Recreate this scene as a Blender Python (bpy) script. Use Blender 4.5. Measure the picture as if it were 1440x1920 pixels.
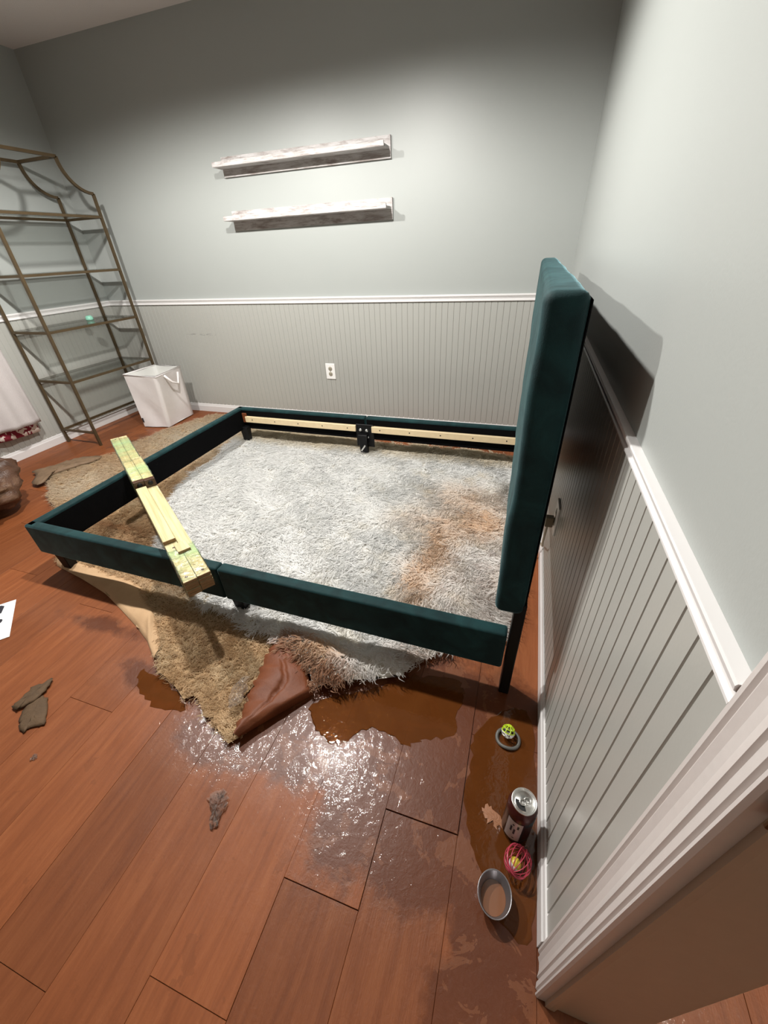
import bpy, bmesh, math, random
import numpy as np
from mathutils import Matrix, Vector
random.seed(7); rng = np.random.default_rng(11)
PI = math.pi
sc = bpy.context.scene
for o in list(bpy.data.objects): bpy.data.objects.remove(o)

# ---------------------------------------------------------------- camera
cam_d = bpy.data.cameras.new('camera'); cam = bpy.data.objects.new('camera', cam_d)
sc.collection.objects.link(cam); sc.camera = cam
cam_d.sensor_fit = 'VERTICAL'; cam_d.sensor_height = 36.0; cam_d.lens = 742.93 * 36 / 1920
cam_d.clip_start = 0.01
Rr = Vector((0.9502069, 0.3085866, -0.0433721)); Ru = Vector((-0.1365554, 0.5374466, 0.8321681)); Rf = Vector((-0.2801062, 0.7848092, -0.5528247))
Mx = Matrix((Rr, Ru, -Rf)).transposed().to_4x4(); Mx.translation = (-0.2075, -2.9567, 1.2056)
cam.matrix_world = Mx

# ---------------------------------------------------------------- world, lamps, exposure
w = bpy.data.worlds.new('world'); sc.world = w; w.use_nodes = True
w.node_tree.nodes['Background'].inputs[0].default_value = (0.75, 0.82, 0.9, 1)
w.node_tree.nodes['Background'].inputs[1].default_value = 0.0
sc.view_settings.view_transform = 'Standard'; sc.view_settings.look = 'None'
sc.view_settings.exposure = 0.47; sc.view_settings.gamma = 1.0; sc.view_settings.use_curve_mapping = False

LAMPS = [(-1.22, -1.60, 2.26), (-2.22, -1.60, 2.26)]
LAMP_W = 128.0
HALL = (0.75, -2.45, 2.25); HALL_W = 60.0
XL, HC, YR = -3.704, 2.414, -5.2          # left wall, ceiling height, rear wall
HB, HR, HR2 = 0.080, 0.936, 0.894           # baseboard top, chair rail top and bottom

# ---------------------------------------------------------------- helpers
C = sc.collection
def link(o, parent=None):
    C.objects.link(o)
    if parent is not None: o.parent = parent
    return o
def mesh_obj(name, V, F, mat, parent=None, smooth=False):
    me = bpy.data.meshes.new(name); me.from_pydata([tuple(v) for v in V], [], F); me.update()
    if mat is not None:
        for m_ in (mat if isinstance(mat, (list, tuple)) else [mat]): me.materials.append(m_)
    if smooth: me.polygons.foreach_set('use_smooth', [True] * len(me.polygons))
    return link(bpy.data.objects.new(name, me), parent)
def bm_obj(name, bm, mat, parent=None, smooth=False):
    bmesh.ops.recalc_face_normals(bm, faces=bm.faces)
    me = bpy.data.meshes.new(name); bm.to_mesh(me); bm.free()
    if mat is not None: me.materials.append(mat)
    if smooth: me.polygons.foreach_set('use_smooth', [True] * len(me.polygons))
    return link(bpy.data.objects.new(name, me), parent)
def thing(name, label, cat, loc=(0, 0, 0), rz=0, group=None):
    o = bpy.data.objects.new(name, None); o.empty_display_size = 0.05; C.objects.link(o)
    o.location = loc; o.rotation_euler = (0, 0, rz); return tag(o, label, cat, group)
def tag(o, label, cat, group=None, kind=None):
    o['label'] = label
    if cat: o['category'] = cat
    if group: o['group'] = group
    if kind: o['kind'] = kind
    return o
def struct(o, label=None):
    o['kind'] = 'structure'
    if label: o['label'] = label
    return o
def add_box(bm, x0, x1, y0, y1, z0, z1, mtx=None):
    vs = [bm.verts.new(p) for p in ((x0,y0,z0),(x1,y0,z0),(x1,y1,z0),(x0,y1,z0),(x0,y0,z1),(x1,y0,z1),(x1,y1,z1),(x0,y1,z1))]
    if mtx is not None:
        for v in vs: v.co = mtx @ v.co
    for f in ((3,2,1,0),(4,5,6,7),(0,1,5,4),(1,2,6,5),(2,3,7,6),(3,0,4,7)): bm.faces.new([vs[i] for i in f])
    return vs
def box(name, x0, x1, y0, y1, z0, z1, mat, parent=None, bevel=0, seg=2, mtx=None, smooth=False):
    bm = bmesh.new(); add_box(bm, x0, x1, y0, y1, z0, z1)
    if bevel: bmesh.ops.bevel(bm, geom=list(bm.edges), offset=bevel, segments=seg, profile=0.5, affect='EDGES', clamp_overlap=True)
    if mtx is not None: bmesh.ops.transform(bm, matrix=mtx, verts=bm.verts)
    return bm_obj(name, bm, mat, parent, smooth)
def tube_bm(bm, pts, r, n=6, closed=False, square=False, cap=True):
    pts = [Vector(p) for p in pts]; rings = []; N = len(pts); prev = None
    for i, p in enumerate(pts):
        a = pts[(i-1) % N] if (closed or i > 0) else p; b = pts[(i+1) % N] if (closed or i < N-1) else p
        t = (b - a).normalized()
        if prev is None:
            ref = Vector((0,0,1)) if abs(t.z) < .9 else Vector((1,0,0)); u = t.cross(ref).normalized()
        else: u = (prev - t * prev.dot(t)).normalized()
        prev = u; v = t.cross(u); rr = r[i] if isinstance(r, (list, tuple)) else r
        if square: off = [(rr,rr),(-rr,rr),(-rr,-rr),(rr,-rr)]
        else: off = [(rr*math.cos(2*PI*k/n), rr*math.sin(2*PI*k/n)) for k in range(n)]
        rings.append([bm.verts.new(p + u*c + v*s) for c, s in off])
    k = len(rings[0])
    for i in range(N if closed else N-1):
        A, B = rings[i], rings[(i+1) % N]
        for j in range(k): bm.faces.new((A[j], A[(j+1)%k], B[(j+1)%k], B[j]))
    if cap and not closed:
        bm.faces.new(rings[0][::-1]); bm.faces.new(rings[-1])
def tube(name, pts, r, mat, parent=None, n=8, closed=False, square=False, smooth=True):
    bm = bmesh.new(); tube_bm(bm, pts, r, n, closed, square); return bm_obj(name, bm, mat, parent, smooth and not square)
def lathe(name, prof, mat, parent=None, n=28, mtx=None, smooth=True):
    V, F = [], []
    for r, z in prof:
        for k in range(n): V.append((r*math.cos(2*PI*k/n), r*math.sin(2*PI*k/n), z))
    for i in range(len(prof)-1):
        for k in range(n): F.append((i*n+k, i*n+(k+1)%n, (i+1)*n+(k+1)%n, (i+1)*n+k))
    o = mesh_obj(name, V, F, mat, parent, smooth)
    if mtx is not None: o.data.transform(mtx)
    return o
def extrude_profile(name, prof, axis, a0, a1, mat, parent=None, flip=False):
    """prof: closed list of (u, v) points, swept along axis from a0 to a1; axis x: (y,z)  y: (x,z)  z: (x,y)"""
    def P(u, v, a): return {'x': (a, u, v), 'y': (u, a, v), 'z': (u, v, a)}[axis]
    bm = bmesh.new(); A = [bm.verts.new(P(u, v, a0)) for u, v in prof]; B = [bm.verts.new(P(u, v, a1)) for u, v in prof]; n = len(prof)
    for i in range(n): bm.faces.new((A[i], A[(i+1)%n], B[(i+1)%n], B[i]))
    bm.faces.new(A[::-1]); bm.faces.new(B)
    return bm_obj(name, bm, mat, parent)
def grid_obj(name, fn, nu, nv, mat, parent=None, smooth=True, thick=0):
    V = [fn(i/nu, j/nv) for j in range(nv+1) for i in range(nu+1)]; W_ = nu+1
    F = [(j*W_+i, j*W_+i+1, (j+1)*W_+i+1, (j+1)*W_+i) for j in range(nv) for i in range(nu)]
    o = mesh_obj(name, V, F, mat, parent, smooth)
    if thick:
        md = o.modifiers.new('thickness', 'SOLIDIFY'); md.thickness = thick; md.offset = 0
    return o
def snoise(x, y, s=1.0, ph=0.0):
    return (np.sin(x*3.1*s+ph+1.3*np.sin(y*2.3*s+ph)) + np.sin(y*4.3*s-ph*1.7+1.1*np.sin(x*3.7*s)) + np.sin((x+y)*5.9*s+ph*.6+np.sin((x-y)*4.1*s)))/3

# ---------------------------------------------------------------- materials
class N:
    def __init__(s, name):
        s.m = bpy.data.materials.new(name); s.m.use_nodes = True; s.t = s.m.node_tree; s.t.nodes.clear()
        s.out = s.t.nodes.new('ShaderNodeOutputMaterial')
    def n(s, typ, **kw):
        nd = s.t.nodes.new('ShaderNode'+typ)
        for k, v in kw.items():
            if k.startswith('i_'):
                key = k[2:]; key = int(key) if key.isdigit() else key.replace('_', ' ')
                s.set(nd.inputs[key], v)
            else: setattr(nd, k, v)
        return nd
    def set(s, inp, v):
        if isinstance(v, bpy.types.NodeSocket): s.t.links.new(v, inp)
        else:
            if isinstance(v, (tuple, list)) and len(v) == 3 and inp.type == 'RGBA': v = (*v, 1)
            inp.default_value = v
    def math(s, op, a, b=0.0, clamp=False):
        nd = s.t.nodes.new('ShaderNodeMath'); nd.operation = op; nd.use_clamp = clamp; s.set(nd.inputs[0], a); s.set(nd.inputs[1], b); return nd.outputs[0]
    def mix(s, f, a, b):
        nd = s.t.nodes.new('ShaderNodeMix'); nd.data_type = 'RGBA'; s.set(nd.inputs[0], f); s.set(nd.inputs[6], a); s.set(nd.inputs[7], b); return nd.outputs[2]
    def mixf(s, f, a, b):
        nd = s.t.nodes.new('ShaderNodeMix'); nd.data_type = 'FLOAT'; s.set(nd.inputs[0], f); s.set(nd.inputs[2], a); s.set(nd.inputs[3], b); return nd.outputs[0]
    def ramp(s, f, stops):
        nd = s.t.nodes.new('ShaderNodeValToRGB'); el = nd.color_ramp.elements
        while len(el) < len(stops): el.new(0.5)
        for e, (p, c) in zip(el, stops): e.position = p; e.color = (*c, 1) if len(c) == 3 else c
        s.set(nd.inputs[0], f); return nd.outputs[0]
    def noise(s, vec, scale, detail=3, rough=.5, dist=0.0):
        nd = s.n('TexNoise', i_Scale=scale, i_Detail=detail, i_Roughness=rough, i_Distortion=dist)
        if vec is not None: s.set(nd.inputs['Vector'], vec)
        return nd.outputs[0]
    def mapping(s, vec, scale=(1,1,1), loc=(0,0,0), rot=(0,0,0)):
        nd = s.n('Mapping'); s.set(nd.inputs['Vector'], vec); nd.inputs['Scale'].default_value = scale; nd.inputs['Location'].default_value = loc; nd.inputs['Rotation'].default_value = rot; return nd.outputs[0]
    def pos(s): return s.n('NewGeometry').outputs['Position']
    def objc(s): return s.n('TexCoord').outputs['Object']
    def bump(s, h, strength=.3, dist=.01):
        return s.n('Bump', i_Strength=strength, i_Distance=dist, i_Height=h).outputs[0]
    def prin(s, **kw):
        nd = s.n('BsdfPrincipled')
        for k, v in kw.items(): s.set(nd.inputs[k.replace('_', ' ')], v)
        return nd
    def done(s, sh): s.t.links.new(sh.outputs[0] if hasattr(sh, 'outputs') else sh, s.out.inputs[0]); return s.m
def simple(name, col, rough=.5, metal=0, bump=0, bscale=60, var=0, **kw):
    k = N(name); c = col
    if var or bump: nz = k.noise(k.objc(), bscale, 4)
    if var: c = k.mix(nz, tuple(x*(1-var) for x in col), tuple(min(1, x*(1+var)) for x in col))
    d = dict(Base_Color=c, Roughness=rough, Metallic=metal, **kw)
    if bump: d['Normal'] = k.bump(nz, bump, .004)
    return k.done(k.prin(**d))
def thin_film(name, tint, gloss=.25, rough=.08, bscale=30, bstr=.6, opac=.0, opcol=(1,1,1)):
    k = N(name); nz = k.noise(k.pos(), bscale, 3, .6, 1.0); nb = k.bump(nz, bstr, .01)
    tr = k.n('BsdfTransparent', i_Color=tint); gl = k.n('BsdfGlossy', i_Roughness=rough, i_Normal=nb)
    fr = k.n('Fresnel', i_IOR=1.5, i_Normal=nb)
    f = k.math('ADD', k.math('MULTIPLY', fr.outputs[0], 1.2), gloss*.2, True)
    mx = k.n('MixShader', i_0=f, i_1=tr.outputs[0], i_2=gl.outputs[0])
    if opac:
        df = k.n('BsdfDiffuse', i_Color=opcol); mx = k.n('MixShader', i_0=opac, i_1=mx.outputs[0], i_2=df.outputs[0])
    return k.done(mx)

def wall_mat():
    k = N('grey_wall_paint'); p = k.pos()
    n1 = k.noise(p, 1.4, 3); n2 = k.noise(p, 220, 2)
    c = k.mix(n1, (0.335, 0.358, 0.344), (0.362, 0.382, 0.368))
    return k.done(k.prin(Base_Color=c, Roughness=.42, Normal=k.bump(n2, .12, .002)))
M_wall = wall_mat()
def wains_mat():
    k = N('beige_wainscot_paint'); p = k.pos(); n2 = k.noise(p, 150, 2)
    c = k.mix(k.noise(p, 1.1, 3), (0.375, 0.378, 0.352), (0.40, 0.403, 0.376))
    sx = k.n('SeparateXYZ', i_0=p)
    d = k.math('ADD', k.math('POWER', k.math('DIVIDE', k.math('ADD', sx.outputs[0], 2.80), .20), 2), k.math('POWER', k.math('DIVIDE', k.math('SUBTRACT', sx.outputs[2], .672), .010), 2))
    d = k.math('ADD', d, k.math('MULTIPLY', k.math('LESS_THAN', sx.outputs[1], -.1), 50))
    scf = k.math('MULTIPLY', k.math('SUBTRACT', 1.0, d, True), k.math('GREATER_THAN', k.noise(k.mapping(p, (30, 30, 260)), 1, 3), .56))
    c = k.mix(k.math('MULTIPLY', scf, .7), c, (0.10, 0.10, 0.10))
    return k.done(k.prin(Base_Color=c, Roughness=.3, Normal=k.bump(n2, .06, .002)))
M_wains = wains_mat()
M_trim = simple('white_trim_paint', (0.72, 0.71, 0.705), .28, bump=.05, bscale=90)
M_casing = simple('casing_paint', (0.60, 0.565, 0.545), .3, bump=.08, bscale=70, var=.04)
M_jamb = simple('jamb_shaded_brown', (0.40, 0.335, 0.26), .4, bump=.08, bscale=50, var=.05)  # shade and floor reflection put into the jamb colour, browner than the casing
M_ceil = simple('ceiling_paint', (0.70, 0.665, 0.65), .9, bump=.3, bscale=240)

WET = [(-.26,-2.33,.46,.26,1.0), (-.09,-2.58,.13,.30,1.0), (-.60,-2.40,.28,.20,1.0), (-.30,-2.60,.18,.15,.9), (-.47,-2.60,.12,.17,.7), (-.90,-2.53,.20,.10,.75), (-1.22,-2.43,.22,.07,.8),
       (-1.6,-2.30,.30,.05,.45), (-.13,-2.84,.11,.15,.7), (.38,-2.76,.45,.40,.15), (-2.9,-.75,.6,.35,.35)]
def floor_mat():
    k = N('wet_plank_wood'); p = k.pos(); oc = k.objc(); rnd = k.n('ObjectInfo').outputs['Random']
    off = k.n('CombineXYZ', i_0=k.math('MULTIPLY', rnd, 37.0), i_1=k.math('MULTIPLY', rnd, 91.0), i_2=0.0).outputs[0]
    gv = k.n('VectorMath', operation='ADD', i_0=oc, i_1=off).outputs[0]
    grain = k.noise(k.mapping(gv, (14, 1.5, 1)), 3.0, 6, .62, .6)
    fine = k.noise(k.mapping(gv, (90, 4, 1)), 4.0, 4, .6)
    blot = k.noise(gv, 2.2, 3)
    dry = k.ramp(grain, [(.25, (0.165, 0.046, 0.0135)), (.5, (0.232, 0.070, 0.0215)), (.75, (0.290, 0.097, 0.033))])
    dry = k.mix(k.math('MULTIPLY', fine, .30), dry, (0.16, 0.050, 0.017))
    tone = k.math('ADD', .80, k.math('MULTIPLY', rnd, .34))
    dry = k.n('VectorMath', operation='SCALE', i_0=dry, i_3=tone).outputs[0]
    # old brown water marks, small and blotchy
    st = k.math('GREATER_THAN', k.noise(p, 9, 5, .62), .63)
    dry = k.mix(k.math('MULTIPLY', st, .4), dry, (0.17, 0.050, 0.015))
    # where the water stands
    sx = k.n('SeparateXYZ', i_0=p); wob = k.math('MULTIPLY', k.math('SUBTRACT', k.noise(p, 8, 6, .68), .5), 1.0)
    acc = None
    for cx, cy, rx, ry, s in WET:
        dx = k.math('DIVIDE', k.math('SUBTRACT', sx.outputs[0], cx), rx); dy = k.math('DIVIDE', k.math('SUBTRACT', sx.outputs[1], cy), ry)
        e = k.math('MULTIPLY', k.math('SUBTRACT', 1.25, k.math('SQRT', k.math('ADD', k.math('MULTIPLY', dx, dx), k.math('MULTIPLY', dy, dy)))), s)
        acc = e if acc is None else k.math('MAXIMUM', acc, e)
    wv = k.math('ADD', acc, wob)
    wet = k.math('MULTIPLY', k.math('SUBTRACT', wv, .18), 5.0, True)
    damp = k.math('MULTIPLY', k.math('ADD', wv, .55), 1.3, True)
    deep = k.mix(k.noise(p, 5, 4), (0.080, 0.020, 0.0055), (0.130, 0.036, 0.010))
    muddy = k.mix(k.math('MULTIPLY', k.math('GREATER_THAN', k.noise(p, 11, 5, .6, .5), .56), .55), deep, (0.19, 0.070, 0.030))
    col = k.mix(wet, dry, muddy)
    rough = k.mixf(wet, k.mixf(damp, .58, .47), .42)
    rip = k.noise(k.mapping(p, (1, 1, 1)), 60, 4, .65, .5); grit = k.noise(p, 200, 2)
    hb = k.mixf(wet, k.math('ADD', k.math('MULTIPLY', fine, .25), k.math('MULTIPLY', k.math('MULTIPLY', rip, damp), .40)), k.math('MULTIPLY', rip, .38))
    return k.done(k.prin(Base_Color=col, Roughness=rough, Normal=k.bump(hb, .36, .006), Specular_IOR_Level=k.mixf(damp, .22, .30), Coat_Weight=k.mixf(wet, k.math('MULTIPLY', damp, .06), .32), Coat_Roughness=.06, Coat_Normal=k.bump(k.noise(p, 46, 4, .6, .8), .30, .005)))
M_floor = floor_mat()
M_sub = simple('subfloor_board', (0.10, 0.05, 0.03), .8)
M_water = None
def water_mat():
    k = N('brown_standing_water'); p = k.pos(); rip = k.noise(p, 34, 3, .6, .8); nb = k.bump(rip, .14, .004)
    tr = k.n('BsdfTransparent', i_Color=(0.72, 0.43, 0.19)); gl = k.n('BsdfGlossy', i_Roughness=.03, i_Normal=nb)
    fr = k.n('Fresnel', i_IOR=1.33, i_Normal=nb)
    mud = k.n('BsdfDiffuse', i_Color=k.mix(k.noise(p, 14, 4), (0.105, 0.032, 0.007), (0.165, 0.056, 0.014))); lo_ = k.n('MixShader', i_0=.62, i_1=tr.outputs[0], i_2=mud.outputs[0])
    return k.done(k.n('MixShader', i_0=fr.outputs[0], i_1=lo_.outputs[0], i_2=gl.outputs[0]))
M_water = water_mat()

def velvet_mat():
    k = N('teal_velvet'); oc = k.objc(); nap = k.noise(k.mapping(oc, (2.2, 2.6, 2.2)), 4.0, 3, .55, 1.2); fine = k.noise(oc, 420, 2)
    band = k.math('MULTIPLY', k.math('SUBTRACT', nap, .35), 2.2, True)
    c = k.mix(band, (0.0026, 0.019, 0.021), (0.0080, 0.046, 0.049))
    return k.done(k.prin(Base_Color=c, Roughness=.75, Specular_IOR_Level=.25, Sheen_Weight=k.mixf(band, .5, 1.0), Sheen_Roughness=.30, Sheen_Tint=(0.34, 0.60, 0.66), Normal=k.bump(fine, .25, .002)))
M_velvet = velvet_mat()
M_black = simple('black_lining', (0.0018, 0.0018, 0.0022), .95, bump=.2, bscale=300, Specular_IOR_Level=.1)
M_blackleg = simple('black_leg_paint', (0.0025, 0.0025, 0.003), .5, Specular_IOR_Level=.25)
M_pine = simple('pale_pine', (0.72, 0.58, 0.36), .5, bump=.15, bscale=40, var=.12)
def slat_mat():
    k = N('pale_slat_wood'); oc = k.objc(); g = k.noise(k.mapping(oc, (1.2, 26, 26)), 3, 4, .6, .4)
    c = k.ramp(g, [(.3, (0.45, 0.37, 0.18)), (.55, (0.57, 0.51, 0.29)), (.8, (0.66, 0.61, 0.39))])
    return k.done(k.prin(Base_Color=c, Roughness=.42, Normal=k.bump(g, .1, .002)))
M_slat = slat_mat()
def slat_end_mat():
    return simple('slat_end_grain', (0.30, 0.19, 0.09), .7, bump=.3, bscale=180, var=.25)
M_slat_end = slat_end_mat()
M_brownend = simple('dark_brown_bracket', (0.06, 0.025, 0.012), .35, bump=.2, bscale=90)
M_hole = simple('black_recess', (0.003, 0.003, 0.003), .6)
def wrap_mat():
    k = N('green_tinted_wrap'); p = k.objc(); nz = k.noise(k.mapping(p, (1, .5, .5)), 60, 3, .6, 1.0); nb = k.bump(nz, .9, .008)
    g = k.math('MULTIPLY', k.math('SUBTRACT', k.noise(k.mapping(p, (1, .4, .4)), 13, 3), .40), 3.2, True)
    tr = k.n('BsdfTransparent', i_Color=k.mix(g, (.98, .99, .95), (.80, .96, .78))); gl = k.n('BsdfGlossy', i_Roughness=.12, i_Normal=nb); fr = k.n('Fresnel', i_IOR=1.5, i_Normal=nb)
    mx = k.n('MixShader', i_0=k.math('ADD', fr.outputs[0], .03, True), i_1=tr.outputs[0], i_2=gl.outputs[0])
    df = k.n('BsdfDiffuse', i_Color=(.62, .84, .56)); return k.done(k.n('MixShader', i_0=k.math('MULTIPLY', g, .22), i_1=mx.outputs[0], i_2=df.outputs[0]))
M_wrap = wrap_mat()
M_clear = thin_film('clear_plastic', (0.97, 0.965, 0.95), .25, .05, 55, .8, .08, (0.75, 0.72, 0.68))
def glass_mat():
    k = N('shelf_glass'); fr = k.n('Fresnel', i_IOR=1.35)
    return k.done(k.n('MixShader', i_0=k.math('MULTIPLY', fr.outputs[0], .55), i_1=k.n('BsdfTransparent', i_Color=(.965, .985, .975)).outputs[0], i_2=k.n('BsdfGlossy', i_Roughness=.02).outputs[0]))
M_glass = glass_mat()
M_metal = simple('steel', (0.62, 0.62, 0.60), .25, 1.0)
M_alu = simple('brushed_aluminium', (0.72, 0.72, 0.70), .28, 1.0, bump=.05, bscale=160)
def brass_mat():
    k = N('aged_brass_paint'); n1 = k.noise(k.pos(), 25, 4)
    return k.done(k.prin(Base_Color=k.mix(n1, (0.066, 0.044, 0.021), (0.110, 0.075, 0.037)), Roughness=.45, Metallic=.35))
M_brass = brass_mat()
def distressed_mat():
    k = N('whitewashed_wood'); oc = k.objc(); a = k.noise(k.mapping(oc, (5, 60, 60)), 2.0, 6, .7, .7); b = k.noise(k.mapping(oc, (7, 22, 22)), 1.0, 5, .65, .4)
    c = k.ramp(a, [(.32, (0.26, 0.22, 0.20)), (.47, (0.47, 0.45, 0.44)), (.7, (0.60, 0.59, 0.59))])
    wear = k.math('MULTIPLY', k.math('SUBTRACT', b, .52), 7, True)
    c = k.mix(k.math('MULTIPLY', wear, .75), c, (0.20, 0.155, 0.135))
    return k.done(k.prin(Base_Color=c, Roughness=.7, Normal=k.bump(a, .3, .003)))
M_ledge = distressed_mat()
M_plate = simple('white_plastic', (0.85, 0.85, 0.83), .3)
M_socket = simple('almond_socket', (0.36, 0.33, 0.26), .4)
M_cord = simple('ivory_cord', (0.55, 0.47, 0.36), .45)
M_plug = simple('khaki_plug', (0.20, 0.16, 0.10), .45)
M_fabric = simple('white_bin_fabric', (0.80, 0.775, 0.77), .85, bump=.35, bscale=26, var=.04)
M_fabric_in = simple('white_bin_lining', (0.76, 0.76, 0.73), .85, bump=.2, bscale=30)
M_tag = simple('black_tag', (0.02, 0.02, 0.025), .6)
M_towel = simple('white_towel_cloth', (0.55, 0.515, 0.51), .95, bump=.6, bscale=260, var=.06)
def redcloth():
    k = N('red_print_cloth'); m_ = k.math('GREATER_THAN', k.noise(k.objc(), 22, 2), .47)
    return k.done(k.prin(Base_Color=k.mix(m_, (0.74, 0.66, 0.60), (0.22, 0.012, 0.03)), Roughness=.9))
M_red = redcloth()
def bag_mat():
    k = N('brown_bag_leather'); nz = k.noise(k.pos(), 9, 5, .6, .8)
    c = k.ramp(nz, [(.3, (0.035, 0.015, 0.008)), (.55, (0.085, 0.039, 0.020)), (.78, (0.21, 0.125, 0.075))])
    return k.done(k.prin(Base_Color=c, Roughness=.38, Normal=k.bump(nz, .6, .02)))
M_bag = bag_mat()
def leather_mat(name, a, b, rough=.55, scale=14, bs=.35):
    k = N(name); nz = k.noise(k.pos(), scale, 5, .6, .5); f2 = k.noise(k.pos(), 160, 3)
    return k.done(k.prin(Base_Color=k.mix(nz, a, b), Roughness=rough, Normal=k.bump(k.math('ADD', nz, k.math('MULTIPLY', f2, .25)), bs, .006)))
M_rust = leather_mat('rust_leather', (0.092, 0.021, 0.0045), (0.205, 0.055, 0.012), .62)
M_suede = leather_mat('tan_suede', (0.42, 0.265, 0.14), (0.56, 0.38, 0.22), .85)
M_hidebase = leather_mat('hide_backing', (0.30, 0.20, 0.10), (0.42, 0.29, 0.16), .9)
M_whitebase = leather_mat('white_hide_backing', (0.70, 0.66, 0.58), (0.82, 0.80, 0.74), .9)
M_greyscrap = leather_mat('grey_brown_hide', (0.12, 0.075, 0.042), (0.26, 0.17, 0.10), .7, 22)
M_scrapcloth = leather_mat('muddy_cloth', (0.045, 0.025, 0.011), (0.135, 0.080, 0.038), .8, 30)
def fur_mat():
    k = N('dyed_hair'); at = k.n('Attribute', attribute_name='hair_colour'); c = at.outputs['Color']
    d = k.prin(Base_Color=c, Roughness=.55, Specular_IOR_Level=.25); t = k.n('BsdfTranslucent', i_Color=c)
    return k.done(k.n('MixShader', i_0=.46, i_1=d.outputs[0], i_2=t.outputs[0]))
M_fur = fur_mat()
M_paper = simple('white_paper', (0.88, 0.89, 0.90), .6)
M_ink = simple('black_ink', (0.02, 0.02, 0.03), .6)
M_pink = simple('pink_plastic', (0.42, 0.045, 0.075), .3)
M_yellow = simple('yellow_plastic', (0.62, 0.50, 0.05), .35)
M_lime = simple('lime_plastic', (0.50, 0.68, 0.02), .35)
M_ringgrey = simple('grey_ring_rubber', (0.11, 0.11, 0.10), .5)
M_can = simple('dark_can_print', (0.030, 0.026, 0.032), .28, .6)
M_canred = simple('maroon_can_print', (0.085, 0.022, 0.020), .28, .6)
M_canteal = simple('teal_can_print', (0.06, 0.13, 0.16), .28, .6)
M_canwhite = simple('white_can_print', (0.55, 0.52, 0.52), .3, .3)
M_bowl = simple('grey_metal_bowl', (0.27, 0.26, 0.27), .3, .8)
M_milky = simple('murky_bowl_water', (0.20, 0.085, 0.042), .06)
M_mint = simple('mint_glass', (0.22, 0.50, 0.38), .15)
M_bronze = simple('bronze_strike', (0.085, 0.050, 0.025), .4, .7)
M_shade = simple('frosted_shade', (0.8, 0.78, 0.74), .5)
M_flake = simple('pale_wood_flake', (0.30, 0.13, 0.06), .6, bump=.3, bscale=80)
def lamp_mat():
    k = N('lamp_diffuser'); return k.done(k.n('Emission', i_Color=(1, .95, .88), i_Strength=6.0))
M_lampglow = lamp_mat()

# ---------------------------------------------------------------- the room
DY0, DY1, DH = -2.772, -3.58, 2.05         # door opening in the right wall
wb = struct(box('wall_back', XL-.12, 0.12, 0, .12, -.02, HC, M_wall), 'grey painted back wall with beadboard wainscot')
wl = struct(box('wall_left', XL-.12, XL, YR, 0, -.02, HC, M_wall), 'grey painted left wall')
wr = struct(box('wall_rear', XL-.12, 1.4, YR-.12, YR, -.02, HC, M_wall), 'grey wall behind the viewer')
bm = bmesh.new(); add_box(bm, 0, .12, DY0, 0, -.02, HC); add_box(bm, 0, .12, DY1, DY0, DH, HC); add_box(bm, 0, .12, YR, DY1, -.02, HC)
wR = struct(bm_obj('wall_right', bm, M_wall), 'grey painted right wall beside the doorway')
struct(box('wall_hall', 1.30, 1.42, YR, -1.2, -.02, HC, M_wall), 'grey hallway wall')
struct(box('wall_hall_end', .12, 1.42, -1.3, -1.2, -.02, HC, M_wall), 'grey hallway end wall')
struct(box('ceiling', XL-.12, 1.42, YR-.12, .12, HC, HC+.1, M_ceil), 'off-white ceiling')
fl = struct(box('floor', XL-.12, 1.42, YR-.12, .12, -.05, -.013, M_sub), 'reddish brown plank floor, wet near the bed')
# planks, 185 mm wide, running away from the door
ENDS = {0: -2.31, 1: -2.564, 2: -2.762, 3: -2.978, 4: -2.19, 5: -3.06, 6: -2.36, 7: -2.572, 8: -2.9, 9: -2.24, 10: -3.0}
PL = 1.22; plank_cache = {}
def plank_mesh(L):
    key = round(L, 3)
    if key not in plank_cache:
        b = bmesh.new(); add_box(b, -.09225, .09225, -L/2+.0004, L/2-.0004, -.011, 0)
        top = [e for e in b.edges if all(v.co.z > -.001 for v in e.verts)]
        bmesh.ops.bevel(b, geom=top, offset=.0006, segments=1, affect='EDGES')
        bmesh.ops.recalc_face_normals(b, faces=b.faces)
        me = bpy.data.meshes.new('plank'); b.to_mesh(me); b.free(); me.materials.append(M_floor); plank_cache[key] = me
    return plank_cache[key]
RAISE = {(1, 0): (.0045, 0), (2, 0): (.0028, 0), (3, 0): (.0016, 0)}
for c in range(-8, 21):
    x = -.2 - .185*(c-.5) ; e = ENDS.get(c, -.3 - 1.22*((c*0.377) % 1.0) - 1.22)
    y = e
    while y > YR: y -= PL
    k = 0
    while y < -.001:
        a, b_ = max(y, YR-.0), min(y+PL, 0.0)
        if b_-a > .02 and (c >= 1 or b_ > YR) and x > XL-.09 and x < 1.35 and not (x > .12 and a > -1.25):
            p = bpy.data.objects.new('plank', plank_mesh(b_-a)); link(p, fl); p.location = (x, (a+b_)/2, 0)
            if c in (1, 2, 3) and abs(a-e) < .01:
                p.location.z = (.0008, .0004, .0003)[c-1]; p.rotation_euler.x = (-.0060, -.0045, -.0018)[c-1]
            else: p.location.z = random.uniform(-.0004, .0004)
        y += PL; k += 1

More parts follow.
